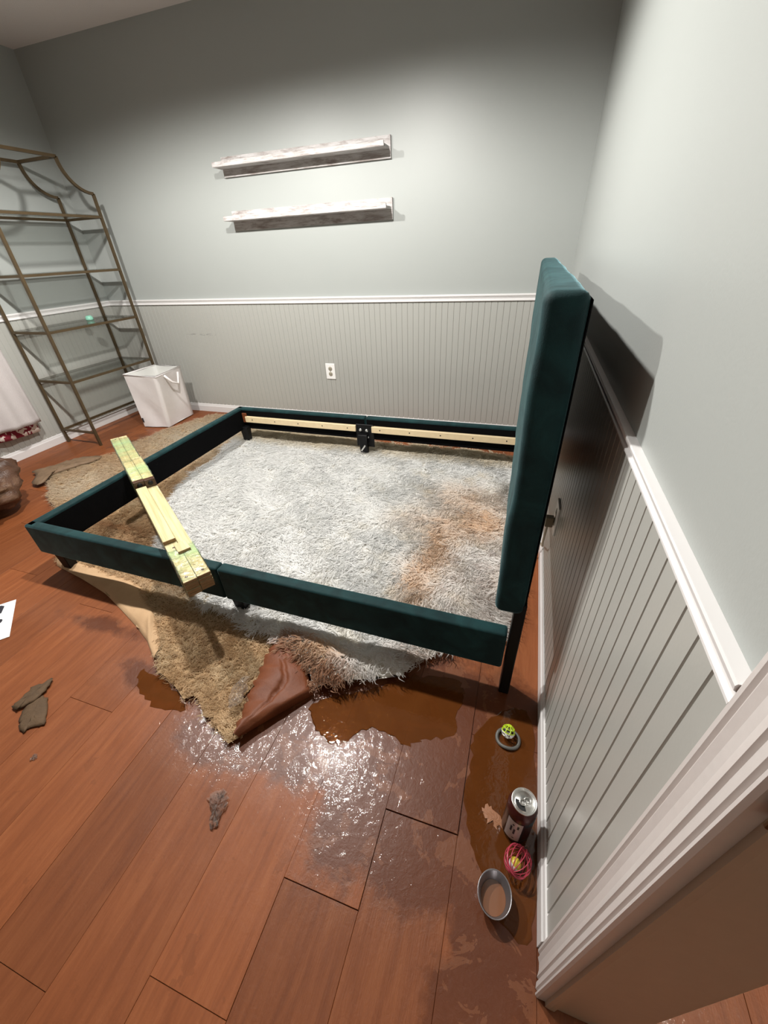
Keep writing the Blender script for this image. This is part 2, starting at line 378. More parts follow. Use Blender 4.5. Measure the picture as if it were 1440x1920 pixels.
# wainscot boards, each one its own strip
def strip_mesh(name, wdt):
    prof = [(0, .0044), (.0009, .0046), (.0024, .0072), (wdt-.0024, .0072), (wdt-.0009, .0046), (wdt, .0044)]
    V = [(u, n_, z) for z in (.04, .893) for u, n_ in prof]; n = len(prof)
    me = bpy.data.meshes.new(name); me.from_pydata(V, [], [(i, i+1, n+i+1, n+i) for i in range(n-1)]); me.materials.append(M_wains); me.update(); return me
BW_ = .0402; sm = strip_mesh('beadboard_strip', BW_)
def strips(parent, start, n, place):
    for i in range(n):
        o = bpy.data.objects.new('beadboard_strip', sm); link(o, parent); place(o, start + i*BW_)
def pl_right(o, y): o.rotation_euler = (0, 0, PI/2); o.location = (0, y, 0)          # faces -x
strips(wR, -2.684 - .0201, 67, pl_right)
def pl_back(o, x): o.rotation_euler = (0, 0, PI); o.location = (x+BW_, 0, 0)       # faces -y
strips(wb, XL, 92, pl_back)
def pl_left(o, y): o.rotation_euler = (0, 0, -PI/2); o.location = (XL, y+BW_, 0)   # faces +x
strips(wl, -1.93, 48, pl_left)

rail_prof = [(0, HR2), (.011, HR2), (.0185, HR2+.004), (.0185, HR2+.0085), (.012, HR2+.0115), (.0125, HR2+.019), (.0165, HR2+.023), (.0165, HR2+.027), (.022, HR2+.0305), (.0235, HR-.004), (.0215, HR), (0, HR)]
base_prof = [(0, 0.0), (.0155, 0.0), (.0155, HB-.030), (.0125, HB-.024), (.0105, HB-.012), (.0065, HB-.008), (.005, HB), (0, HB)]
struct(extrude_profile('trim_1', [(-d*.64, .912+(z-HR)*.70) for d, z in rail_prof], 'y', -2.702, 0, M_trim), 'white chair rail along the right wall')
struct(extrude_profile('trim_2', [(-d, z) for d, z in rail_prof], 'x', XL, 0, M_trim), 'white chair rail along the back wall')
struct(extrude_profile('trim_3', [(XL+d, z) for d, z in rail_prof], 'y', YR, 0, M_trim), 'white chair rail along the left wall')
struct(extrude_profile('baseboard_right', [(-d, z) for d, z in base_prof], 'y', -2.702, 0, M_trim), 'white baseboard along the right wall')
struct(extrude_profile('baseboard_back', [(-d, z) for d, z in base_prof], 'x', XL, 0, M_trim), 'white baseboard along the back wall')
struct(extrude_profile('baseboard_left', [(XL+d, z) for d, z in base_prof], 'y', YR, 0, M_trim), 'white baseboard along the left wall')

# door casing and jamb
dr = struct(thing('door_1', 'white moulded door casing with open doorway to the hall', None))
def cas(y0, s):     # y0 = edge at the wall, s = direction towards the opening
    pr = [(0, 0), (.010, 0), (.013, .004), (.013, .0085), (.0105, .0115), (.0105, .0125), (.0135, .016), (.0115, .024), (.0120, .034), (.0155, .044), (.0125, .0465), (.0125, .048), (.0165, .051), (.0180, .060), (.0150, .0625), (.0185, .066), (.0185, .069), (.0150, .0715), (0, .0715)]
    return [(-d, y0 + s*u) for d, u in pr]
extrude_profile('casing', cas(-2.700, -1), 'z', .002, DH+.07, M_casing, dr)
extrude_profile('casing', cas(DY1-.0725, 1), 'z', .002, DH+.07, M_casing, dr)
extrude_profile('casing_head', [(-d, z) for d, z in [(0, DH+.001), (.0185, DH+.001), (.0185, DH+.02), (.012, DH+.05), (.013, DH+.072), (0, DH+.072)]], 'y', DY1, DY0, M_casing, dr)
extrude_profile('jamb', [(-.001, DY0+.002), (-.001, DY0-.006), (.006, DY0-.0075), (.015, DY0-.0075), (.0185, DY0-.003), (.122, DY0-.003), (.122, DY0+.002)], 'z', .004, DH, M_jamb, dr)
box('jamb', -.001, .122, DY1-.002, DY1+.004, .004, DH, M_jamb, dr)
box('jamb_head', -.001, .122, DY1+.004, DY0-.004, DH-.004, DH, M_jamb, dr)
sp = box('strike_plate', -.010, .012, DY0-.0115, DY0-.0062, .868, .915, M_bronze, dr, .0025, 3); sp['label'] = 'dark bronze strike plate'

# ---------------------------------------------------------------- ceiling lamps (above the frame)
t = thing('ceiling_light', 'two-lamp bar ceiling fixture with frosted shades above the bed', 'ceiling light', (-1.72, -1.60, HC))
lathe('canopy', [(0, 0), (.075, 0), (.075, -.02), (.02, -.03), (0, -.03)], M_metal, t)
tube('bar', [(-.50, 0, -.05), (.50, 0, -.05)], .010, M_metal, t); tube('stem', [(0, 0, -.02), (0, 0, -.05)], .010, M_metal, t)
for i, (lx, ly, lz) in enumerate(LAMPS):
    dx = lx + 1.72
    sh = lathe('lamp_shade', [(.018, -.05), (.03, -.065), (.060, -.085), (.072, -.115)], M_shade, t); sh.location.x = dx
    md = sh.modifiers.new('thickness', 'SOLIDIFY'); md.thickness = .003
    bl = lathe('bulb', [(0, -.128), (.02, -.125), (.032, -.112), (.03, -.098), (.012, -.08), (0, -.08)], M_lampglow, t); bl.location.x = dx
    ld = bpy.data.lights.new('lamp_light', 'SPOT'); ld.energy = LAMP_W * (1.0 if i == 0 else .9); ld.color = (1, .965, .92); ld.shadow_soft_size = .035
    ld.spot_size = math.radians(170); ld.spot_blend = .38
    lo = bpy.data.objects.new('lamp_light', ld); link(lo, t); lo.location = (dx, 0, lz - HC - .03)
t = thing('hall_ceiling_light', 'round hallway ceiling light with frosted bowl', 'ceiling light', (HALL[0], HALL[1], HC))
lathe('bowl_shade', [(.14, 0), (.135, -.04), (.09, -.075), (0, -.085)], M_lampglow, t)
ld = bpy.data.lights.new('hall_lamp', 'POINT'); ld.energy = HALL_W; ld.color = (1, .86, .72); ld.shadow_soft_size = .08
lo = bpy.data.objects.new('hall_lamp', ld); link(lo, t); lo.location = (0, 0, -.16)

# ---------------------------------------------------------------- bed frame
bed = thing('bed_frame', 'dark teal velvet bed frame without mattress or slats', 'bed', (-1.15, -1.35, 0))
def B(o): o.matrix_parent_inverse = Matrix.Translation((1.15, 1.35, 0)); return o
ZT, ZB = .278, .128
yn = lambda x: -2.125 + (x + 2.165) * (-.033/2.025)      # near outer face, very slightly out of square
YF = -.548; XF = -2.165; XH = -.142; XM = -1.150
def upholst(name, pts, z0, z1, th, side, mat=M_velvet):
    """padded rail along a straight line a->b; th thickness to the given side (left of a->b positive)"""
    a, b = Vector((*pts[0], 0)), Vector((*pts[1], 0)); d = (b-a); L = d.length; ang = math.atan2(d.y, d.x)
    mt = Matrix.Translation(a) @ Matrix.Rotation(ang, 4, 'Z')
    bm = bmesh.new(); add_box(bm, 0, L, 0 if side > 0 else -th, th if side > 0 else 0, z0, z1)
    bmesh.ops.bevel(bm, geom=list(bm.edges), offset=.009, segments=3, profile=.5, affect='EDGES')
    bmesh.ops.transform(bm, matrix=mt, verts=bm.verts); return B(bm_obj(name, bm, mat, bed, True)), mt, L
def lining(name, mt, L, y0, y1, z0, z1, a=.03, b=.0, par=None):
    o = box(name, a, L-b, y0, y1, z0, z1, M_black, None, .001, 1, mt); o.parent = par; return o
TH = .044
def rail(name, a, b, side):
    o, mt, L = upholst(name, (a, b), ZB, ZT, TH, side)
    y = TH*side; q = box('lining', .006, L-.006, min(y-.004*side, y+.0015*side), max(y-.004*side, y+.0015*side), ZB+.004, ZT-.014, M_black, None, 0); q.data.transform(mt); q.parent = o
    bt = box('lining_underside', .006, L-.006, min(.012*side, (TH)*side), max(.012*side, TH*side), ZB-.0015, ZB+.004, M_black, None, 0); bt.data.transform(mt); bt.parent = o
    return o, mt, L
def screw_strip(o, mt, L, side, a, b):
    y0 = (TH+.0015)*side; y1 = (TH+.022)*side
    s = box('support_strip', a, L-b, min(y0, y1), max(y0, y1), .182, .224, M_pine, None, .002, 1); s.data.transform(mt); s.parent = o; s['label'] = 'pale pine support strip'
    n = 5
    for i in range(n):
        x = a + .06 + (L-a-b-.12)*i/(n-1); bm = bmesh.new()
        bmesh.ops.create_circle(bm, cap_ends=True, radius=.0045, segments=8, matrix=Matrix.Translation((x, y1+.0006*side, .2035)) @ Matrix.Rotation(PI/2, 4, 'X'))
        bmesh.ops.transform(bm, matrix=mt, verts=bm.verts); q = bm_obj('screw', bm, M_hole, None); q.parent = s
# near side rails (outer face towards the viewer), then the far ones, then the foot rail
for (xa, xb) in ((XF, XM-.0015), (XM+.0015, XH)):
    o, mt, L = rail('side_rail', (xa, yn(xa)), (xb, yn(xb)), 1); screw_strip(o, mt, L, 1, .075, .075)
for (xa, xb) in ((XF, XM-.0015), (XM+.0015, XH)):
    o, mt, L = rail('side_rail', (xa, YF), (xb, YF), -1); screw_strip(o, mt, L, -1, .075 if xa < -2 else .045, .065 if xa < -2 else .03)
o, mt, L = rail('foot_rail', (XF, YF-.004), (XF, yn(XF)+.004), 1)
def leg(x, y, z1, top=.031, bot=.022, name='leg'):
    bm = bmesh.new(); vs = add_box(bm, x-top, x+top, y-top*.8, y+top*.8, 0.0, z1)
    for v in vs:
        if v.co.z < .01: v.co.x = x + (v.co.x-x)*bot/top; v.co.y = y + (v.co.y-y)*bot/top
    bmesh.ops.bevel(bm, geom=list(bm.edges), offset=.002, segments=1, affect='EDGES'); return B(bm_obj(name, bm, M_blackleg, bed))
leg(XF+.05, yn(XF)+.052, ZB+.02); leg(XF+.055, YF-.062, ZB+.02); leg(XM+.005, yn(XM)+.064, ZB+.04)
leg(XM-.012, YF-.062, ZB+.04)
# bolted middle bracket on the far rail
br = B(box('bracket', XM-.068, XM+.058, YF-TH-.0105, YF-TH-.002, .075, .232, M_blackleg, bed, .002, 1))
for dx, dz in ((-.036, .192), (.008, .190), (-.034, .148), (.012, .146)):
    q = lathe('bolt', [(0, 0), (.0115, 0), (.0105, -.004), (.004, -.006), (0, -.006)], M_alu, None, 12); q.data.transform(Matrix.Translation((XM+dx, YF-TH-.0105, dz)) @ Matrix.Rotation(-PI/2, 4, 'X')); q.parent = br
q = box('screw', -.026, .026, -.004, .004, -.005, .005, M_alu, None, .002, 1); q.data.transform(Matrix.Translation((XM-.004, YF-.106, .085)) @ Matrix.Rotation(-math.radians(55), 4, 'Y')); q.parent = br
# corner bracket with a rusty patch
cb = B(box('corner_bracket', XF+TH+.004, XF+TH+.040, YF-TH-.014, YF-TH-.003, .176, .246, M_rust, bed, .002, 1)); cb['label'] = 'rust-brown corner bracket'
# headboard
def headboard():
    bm = bmesh.new(); x0, x1, y0, y1, z0, z1 = -.188, -.112, -2.158, YF, .366, 1.136
    nx, ny, nz = 1, 16, 10
    add_box(bm, x0, x1, y0, y1, z0, z1)
    bmesh.ops.subdivide_edges(bm, edges=[e for e in bm.edges if abs(e.verts[0].co.y-e.verts[1].co.y) > .5], cuts=24, use_grid_fill=True)
    bmesh.ops.subdivide_edges(bm, edges=[e for e in bm.edges if abs(e.verts[0].co.z-e.verts[1].co.z) > .5], cuts=12, use_grid_fill=True)
    def sharp(e): return len(e.link_faces) == 2 and e.link_faces[0].normal.angle(e.link_faces[1].normal) > .8
    bm.normal_update(); bmesh.ops.bevel(bm, geom=[e for e in bm.edges if sharp(e)], offset=.020, segments=4, profile=.5, affect='EDGES', clamp_overlap=True)
    for v in bm.verts:
        c = v.co; k = float(snoise(np.float64(c.y*2.2), np.float64(c.z*2.4), 1.6, .4))
        v.co.x += -.004*k if c.x < -.15 else 0
        if c.z > z1-.03: v.co.z += .0012*math.sin(c.y*13) + .0008*math.sin(c.y*31)
        if c.y < y0+.03: v.co.y += .003*math.sin(c.z*11+1)
    return B(bm_obj('headboard', bm, M_velvet, bed, True))
hbd = headboard()
q = box('back_cover', -.113, -.1085, -2.146, YF-.012, .380, 1.122, M_black, None, .002, 1); q.parent = hbd
for y in (-2.132, YF-.026): B(box('headboard_leg', -.136, -.106, y-.020, y+.020, 0.0, .40, M_blackleg, bed, .002, 1))

# ---------------------------------------------------------------- bundle of bed slats lying across the foot corner
A_ = Vector((-2.435, -1.352)); B_ = Vector((-1.118, -2.246)); d_ = B_-A_; LB = d_.length
ANG = math.atan2(d_.y, d_.x)
sl = thing('slat_bundle', 'bundle of pale bed slats in green shrink wrap lying across the bed rails', 'wood bundle', (A_.x, A_.y, ZT), ANG)
SW, SH = .0425, .0125
def slat(x0, x1, col, lay, dz=0, th=1.0):
    y = -SW-.0008 + col*(SW+.0016)
    o = box('slat', x0, x1, y, y+SW, lay*SH+dz, (lay+th)*SH-.0008+dz, None, sl, .0012, 1)
    o.data.materials.append(M_slat); o.data.materials.append(M_slat_end)
    for p in o.data.polygons:
        if abs(p.normal.x) > .7: p.material_index = 1
    return o
for c in (0, 1):
    for l in range(5): slat(random.uniform(0, .006), LB - random.uniform(0, .006), c, l)
T0 = 5*SH
slat(.53, .800, 0, 5, 0, 3.0); slat(.50, .806, 1, 5, 0, 3.0)
slat(.820, 1.335, 0, 5, 0, 1.25); slat(1.365, 1.425, 0, 5, -.001).rotation_euler.z = .02
for c in (0, 1):
    y = -SW-.0008 + c*(SW+.0016); X0 = .802+.006*c
    e = box('end_bracket', X0-.020, X0+.006, y-.0008, y+SW+.0008, T0+.0005, T0+3.0*SH+.0006, M_brownend, sl, .001, 1); e['label'] = 'dark brown end bracket'
    h = lathe('socket_hole', [(0, .001), (.0110, .001), (.0110, 0)], M_hole, e, 12); h.data.transform(Matrix.Translation((X0+.0062, y+SW/2, T0+1.6*SH)) @ Matrix.Rotation(PI/2, 4, 'Y'))
for (x, y, z) in ((LB-.030, .026, T0), (LB-.028, -.027, T0), (1.31, -.018, T0+SH), (1.39, -.020, T0+SH), (.03, -.02, T0)):
    lathe('knot', [(0, .0006), (.0042, .0005), (.005, 0)], M_brownend, sl, 10, Matrix.Translation((x, y, z)))
def wrap(x0, x1, zt, nm):
    hw = SW+.0035
    pts = [(-hw, .000), (-hw, zt*.5), (-hw, zt), (-hw*.5, zt+.0022), (0, zt+.001), (hw*.5, zt+.0022), (hw, zt), (hw, zt*.5), (hw, .000)]
    n = 26
    def fn(u, v):
        a = v*(len(pts)-1); i = min(int(a), len(pts)-2); f = a-i; y = pts[i][0]*(1-f)+pts[i+1][0]*f; z = pts[i][1]*(1-f)+pts[i+1][1]*f
        x = x0+(x1-x0)*u; k = .0016*math.sin(x*95+y*40)+.0012*math.sin(x*210-y*130)
        return (x + .008*math.sin(v*9+x0*30)*(1 if u in (0, 1) else 0), y + (k*.5 if abs(y) > hw*.9 else 0), z + max(-.0012, k))
    return grid_obj(nm, fn, n, 24, M_wrap, sl)
wrap(.03, .50, T0, 'shrink_wrap'); wrap(LB-.21, LB-.012, T0, 'shrink_wrap'); wrap(.515, .778, T0+3.0*SH+.001, 'shrink_wrap'); wrap(.50, LB-.19, T0, 'shrink_wrap') if False else None

# ---------------------------------------------------------------- fur and hides
def in_poly(px, py, poly):
    ins = np.zeros(px.shape, bool); n = len(poly)
    for i in range(n):
        x0, y0 = poly[i]; x1, y1 = poly[(i+1) % n]
        c = ((y0 > py) != (y1 > py)) & (px < (x1-x0)*(py-y0)/(y1-y0+1e-12)+x0); ins ^= c
    return ins
def poly_dist(px, py, poly):
    d = np.full(px.shape, 9.0); n = len(poly)
    for i in range(n):
        a = np.array(poly[i]); b = np.array(poly[(i+1) % n]); ab = b-a
        t_ = np.clip(((px-a[0])*ab[0]+(py-a[1])*ab[1])/(ab@ab), 0, 1)
        d = np.minimum(d, np.hypot(px-a[0]-t_*ab[0], py-a[1]-t_*ab[1]))
    return d
def smooth_poly(poly, jit=.012, sub=5):
    P_ = np.array(poly); n = len(P_); out = []
    for i in range(n):
        p0, p1, p2, p3 = P_[i-1], P_[i], P_[(i+1) % n], P_[(i+2) % n]
        for k in range(sub):
            t_ = k/sub; q = .5*((2*p1)+(-p0+p2)*t_+(2*p0-5*p1+4*p2-p3)*t_**2+(-p0+3*p1-3*p2+p3)*t_**3)
            out.append(tuple(q + rng.normal(0, jit, 2)))
    return out
def hide_base(name, poly, hfun, mat, parent, step=.035):
    bm = bmesh.new(); vs = [bm.verts.new((x, y, 0)) for x, y in poly]; f = bm.faces.new(vs)
    bmesh.ops.triangulate(bm, faces=[f])
    for _ in range(3):
        es = [e for e in bm.edges if e.calc_length() > step*1.6]
        if not es: break
        bmesh.ops.subdivide_edges(bm, edges=es, cuts=1); bmesh.ops.triangulate(bm, faces=bm.faces)
    for v in bm.verts: v.co.z = float(hfun(np.array(v.co.x), np.array(v.co.y)))*.55 + .003
    return bm_obj(name, bm, mat, parent, True)
def fur(name, parent, cx, cy, hfun, per, spread, length, width, tilt, ang, root_col, tip_col, curl=0.0, conv=.5):
    """tufts of tapered hair; cx, cy: tuft centres; ang: lay direction of each tuft; cols: (n,3) of each tuft"""
    nt = len(cx); n = nt*per; idx = np.repeat(np.arange(nt), per)
    ox, oy = rng.normal(0, spread, n), rng.normal(0, spread, n)
    rx, ry = cx[idx]+ox, cy[idx]+oy
    a = ang[idx] + rng.normal(0, .30, n); L = (length if np.isscalar(length) else length[idx]) * rng.uniform(.65, 1.2, n)
    ti = np.clip((tilt if np.isscalar(tilt) else tilt[idx]) + rng.normal(0, .16, n), .15, 1.5)
    z0 = hfun(rx, ry)
    S = [0, .38, .74, 1.0]; P_ = []
    dx, dy = np.cos(a), np.sin(a); px, py = -dy, dx; ph = rng.uniform(0, 6.28, n)
    for s in S:
        hz = L*np.cos(ti)*(s - .42*s*s); hr = L*np.sin(ti)*(s*.75+.25*s*s)
        wv = curl*L*np.sin(ph + s*7.0) if curl else 0.0
        x = rx + dx*hr + px*wv - ox*conv*s; y = ry + dy*hr + py*wv - oy*conv*s
        P_.append((x, y, z0+hz+.002))
    hw = width*rng.uniform(.7, 1.3, n); V = np.zeros((n, 7, 3), np.float32); col = np.zeros((n, 7, 4), np.float32); col[..., 3] = 1
    tw = rng.normal(0, .28, n); sxv, syv, szv = px*np.cos(tw), py*np.cos(tw), np.sin(tw)*.6
    rc = root_col[idx]*rng.uniform(.90, 1.06, (n, 1)); tc = tip_col[idx]*rng.uniform(.92, 1.06, (n, 1))
    for k, s in enumerate(S):
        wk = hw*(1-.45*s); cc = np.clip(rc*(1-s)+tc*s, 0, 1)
        if k < 3:
            for j, sg in ((0, 1), (1, -1)):
                V[:, 2*k+j, 0] = P_[k][0]+sg*wk*sxv; V[:, 2*k+j, 1] = P_[k][1]+sg*wk*syv; V[:, 2*k+j, 2] = P_[k][2]+sg*wk*szv; col[:, 2*k+j, :3] = cc
        else:
            V[:, 6, 0], V[:, 6, 1], V[:, 6, 2] = P_[k]; col[:, 6, :3] = cc
    V[..., 2] = np.maximum(V[..., 2], .0015)
    base = (np.arange(n)*7)[:, None]
    q = np.concatenate([base+np.array([0, 1, 3, 2]), base+np.array([2, 3, 5, 4])], 1).reshape(n, 8); tri = base+np.array([4, 5, 6])
    loops = np.concatenate([q, tri], 1).reshape(-1).astype(np.int32)
    ls = (np.arange(n)*11)[:, None]+np.array([0, 4, 8]); lt = np.tile(np.array([4, 4, 3]), n)
    me = bpy.data.meshes.new(name); me.vertices.add(n*7); me.vertices.foreach_set('co', V.reshape(-1))
    me.loops.add(len(loops)); me.loops.foreach_set('vertex_index', loops); me.polygons.add(n*3)
    me.polygons.foreach_set('loop_start', ls.reshape(-1).astype(np.int32)); me.polygons.foreach_set('loop_total', lt.astype(np.int32))
    me.update(calc_edges=True)
    at = me.attributes.new('hair_colour', 'FLOAT_COLOR', 'POINT'); at.data.foreach_set('color', col.reshape(-1))
    me.materials.append(M_fur); me.polygons.foreach_set('use_smooth', np.ones(n*3, bool)); me.validate()
    NV = np.zeros((n, 7, 3), np.float32); NV[..., 2] = 1.0; tl = np.array([-.1, -.1, .4, .4, .85, .85, 1.0])
    for k in range(7): NV[:, k, 0] = dx*tl[k] + (.45*sxv if k % 2 == 0 else -.45*sxv); NV[:, k, 1] = dy*tl[k] + (.45*syv if k % 2 == 0 else -.45*syv)
    NV /= np.linalg.norm(NV, axis=2, keepdims=True); me.normals_split_custom_set_from_vertices(NV.reshape(-1, 3))
    o = link(bpy.data.objects.new(name, me), parent); o['kind'] = 'stuff'; return o
def scatter(poly, spacing):
    P_ = np.array(poly); x0, y0 = P_.min(0); x1, y1 = P_.max(0)
    gx, gy = np.meshgrid(np.arange(x0, x1, spacing), np.arange(y0, y1, spacing)); gx = gx.ravel()+rng.uniform(-.5, .5, gx.size)*spacing; gy = gy.ravel()+rng.uniform(-.5, .5, gy.size)*spacing
    k = in_poly(gx, gy, poly); return gx[k], gy[k]
def gauss(x, y, cx, cy, rx, ry): return np.exp(-((x-cx)/rx)**2-((y-cy)/ry)**2)
def blend(c, w_, col): w_ = np.clip(w_, 0, 1)[:, None]; return c*(1-w_)+np.array(col)*w_

WP = [(-2.20,-.45), (-2.16,-1.15), (-2.02,-1.55), (-1.76,-1.86), (-1.30,-2.10), (-1.05,-2.16), (-.93,-2.17), (-.90,-2.235), (-.80,-2.275), (-.68,-2.30), (-.615,-2.265), (-.50,-2.215), (-.38,-2.10), (-.26,-1.98), (-.13,-1.885), (-.115,-1.3), (-.12,-.52), (-.60,-.40), (-1.15,-.42), (-1.7,-.36)]
TP = [(-2.74,-1.70), (-2.98,-1.56), (-3.18,-1.34), (-3.05,-1.02), (-3.03,-.72), (-2.96,-.42), (-2.80,-.13), (-2.5,-.10), (-1.9,-.2), (-1.2,-.47), (-.85,-1.9), (-.88,-2.13), (-.905,-2.22), (-.90,-2.39), (-.862,-2.53), (-.97,-2.505), (-1.17,-2.45), (-1.30,-2.385), (-1.345,-2.33), (-1.5,-2.265), (-1.78,-2.16), (-2.19,-2.075), (-2.36,-1.93)]
def hT(x, y): return .010 + .008*(snoise(x*2.2, y*2.2, 1.5, .3)+1)*.5 + .030*gauss(x, y, -2.13, -1.80, .16, .05)
def hW(x, y): return .022 + .014*(snoise(x*2.0, y*2.0, 1.4, 2.0)+1)*.5 + .050*gauss(x, y, -.80, -2.19, .10, .05) + .045*gauss(x, y, -.66, -2.235, .09, .05) + .03*gauss(x, y, -.50, -2.16, .10, .05)
tan = thing('tan_sheepskin', 'tan curly sheepskin with bare suede edge spread under the bed foot', 'rug', (0, 0, 0))
TPs = smooth_poly(TP); hide_base('hide', TPs, hT, M_hidebase, tan)
gx, gy = scatter(TPs, .0155)
SUP = [(-2.21,-2.045), (-1.98,-2.055), (-1.75,-2.075), (-1.64,-2.12), (-1.52,-2.185), (-1.42,-2.26), (-1.33,-2.36), (-1.50,-2.28), (-1.78,-2.17), (-2.19,-2.085)]
wdist = np.where(in_poly(gx, gy, WP), poly_dist(gx, gy, WP), 0)
keep = (wdist < .06) & ~in_poly(gx, gy, SUP); gx, gy = gx[keep], gy[keep]
n_ = len(gx); tc = np.tile(np.array([.76, .545, .325]), (n_, 1)); nz = snoise(gx*6, gy*6, 1.3, 1.1)
tc = blend(tc, (nz+.1)*.8, (.90, .74, .50)); tc = blend(tc, (-nz-.3)*1.0, (.55, .34, .16))
tc = blend(tc, gauss(gx, gy, -2.55, -.55, .55, .5)*1.0, (.97, .90, .76))
tc = blend(tc, gauss(gx, gy, -2.85, -1.45, .25, .25)*1.0, (.96, .86, .70))
tc = blend(tc, gauss(gx, gy, -2.12, -1.78, .22, .05)*.95, (.36, .17, .065)); tc = blend(tc, gauss(gx, gy, -1.98, -1.92, .26, .07)*.8, (.72, .47, .31)); tc = blend(tc, gauss(gx, gy, -1.72, -1.95, .16, .07)*.7, (.55, .30, .14))
tc = blend(tc, gauss(gx, gy, -1.05, -2.10, .5, .05)*.9, (.85, .80, .66))
ang = 2.2*snoise(gx*3, gy*3, 1.6, .7)+rng.normal(0, .9, n_)-1.2
fr_ = gy < -2.0
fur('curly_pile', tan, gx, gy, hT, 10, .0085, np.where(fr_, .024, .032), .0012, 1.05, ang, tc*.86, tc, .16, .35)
# bare suede edge, folded upward
SE0 = [(-2.215,-2.04), (-2.0,-2.05), (-1.78,-2.06), (-1.66,-2.10), (-1.57,-2.15), (-1.47,-2.215), (-1.34,-2.325)]
SE1 = [(-2.20,-2.085), (-2.0,-2.12), (-1.80,-2.165), (-1.65,-2.22), (-1.52,-2.27), (-1.42,-2.315), (-1.315,-2.385)]
def lerpc(cv, t_):
    a = t_*(len(cv)-1); i = min(int(a), len(cv)-2); f = a-i; return (cv[i][0]*(1-f)+cv[i+1][0]*f, cv[i][1]*(1-f)+cv[i+1][1]*f)
def suede(u, v):
    p, q = lerpc(SE0, u), lerpc(SE1, u); x = p[0]*(1-v)+q[0]*v; y = p[1]*(1-v)+q[1]*v
    z = .012+.011*math.sin(PI*min(1, v*1.02))**.7 + .006*math.sin(u*17+v*3)*math.sin(PI*v) + .012*math.exp(-((u-.78-.1*v)/.035)**2)*math.sin(PI*v)
    return (x, y, max(.0025, z if v < .97 else .003))
grid_obj('suede_edge', suede, 44, 12, M_suede, tan)['label'] = 'bare tan suede underside'

wht = thing('white_hide_rug', 'large white shaggy hide rug with brown patches lying inside the bed frame', 'rug', (0, 0, 0))
WPs = smooth_poly(WP); hide_base('hide', WPs, hW, M_whitebase, wht)
gx, gy = scatter(WPs, .0185); n_ = len(gx)
wc = np.tile(np.array([.975, .98, .965]), (n_, 1)); nz = snoise(gx*5, gy*5, 1.4, 3.3); n2 = snoise(gx*14, gy*14, 1.1, .2)
ed = poly_dist(gx, gy, WP)
wc = blend(wc, np.clip((-1.45-gx)*1.0, 0, .0), (.7, .6, .4))
wc = blend(wc, np.clip(nz-.25, 0, 1)*np.clip((gx+1.25)*1.3, 0, 1)*.75, (.90, .82, .66))
wc = blend(wc, np.clip((gy+.66)*5, 0, .75), (.74, .62, .40))
patch = gauss(gx, gy, -.40, -1.05, .20, .16)*.55+gauss(gx, gy, -.28, -1.28, .15, .13)*.95+gauss(gx, gy, -.47, -1.52, .085, .20)*1.05+gauss(gx, gy, -.50, -1.80, .07, .13)*.8+gauss(gx, gy, -.62, -1.32, .13, .12)*.35
wc = blend(wc, np.clip(patch*(1+.35*n2), 0, 1)*.92, (.84, .60, .39))
low = np.clip(gauss(gx, gy, -.20, -1.72, .24, .26), 0, 1); wc = blend(wc, low*.7, (.93, .86, .80))
front = np.clip((-2.10-gy)*9, 0, 1)*np.clip((gx+.93)*20, 0, 1)
wc = blend(wc, front*gauss(gx, gy, -.84, -2.23, .13, .11)*1.4, (.47, .28, .18)); wc = blend(wc, front*gauss(gx, gy, -.70, -2.29, .13, .055)*1.5, (.42, .23, .14)); wc = blend(wc, gauss(gx, gy, -.72, -2.20, .07, .035)*.9, (.78, .54, .33)); wc = blend(wc, gauss(gx, gy, -.42, -2.12, .10, .05)*.7, (.42, .28, .20))
tipc = wc.copy(); tipc = blend(tipc, low*np.clip(n2*1.4, 0, 1)*.7, (.40, .24, .18))
ang = 2.4*snoise(gx*2.1, gy*2.1, 1.5, 1.9)+rng.normal(0, .75, n_)-1.4
er = gauss(gx, gy, -.30, -1.90, .30, .14); ang = ang*(1-er)+er*(-.9)
fur('long_pile', wht, gx, gy, hW, 10, .012, np.where(front > .3, .037, .054), .0022, 1.38, ang, wc*.99, tipc, .09, .50)
# rust leather corner, turned back over itself
LE = [(-.925,-2.205), (-.925,-2.27), (-.905,-2.36), (-.89,-2.44), (-.868,-2.535)]
RE = [(-.79,-2.245), (-.735,-2.285), (-.690,-2.335), (-.765,-2.425), (-.848,-2.530)]
def flap(u, v):
    p, q = lerpc(LE, u), lerpc(RE, u); jag = .008*math.sin(u*47)+.006*math.sin(u*83); x = (p[0]+jag*.6)*(1-v)+q[0]*v; y = p[1]*(1-v)+q[1]*v
    z = .030+.030*math.sin(PI*v**.9)**.8*(1-.35*u) - .019*math.exp(-((v-.50-.20*(u-.5)-.02*math.sin(u*19))/.032)**2)*math.sin(PI*min(1, u*1.1)) + .004*math.sin(u*13+v*6)
    if v > .86: f = (v-.86)/.14; z = z*(1-f**1.5)+.004*f; x -= .016*f*f; y += .004*f
    return (x, y, max(.003, z))
fo = grid_obj('leather_underside', flap, 40, 22, M_rust, wht); fo['label'] = 'rust-brown leather underside of the turned corner'

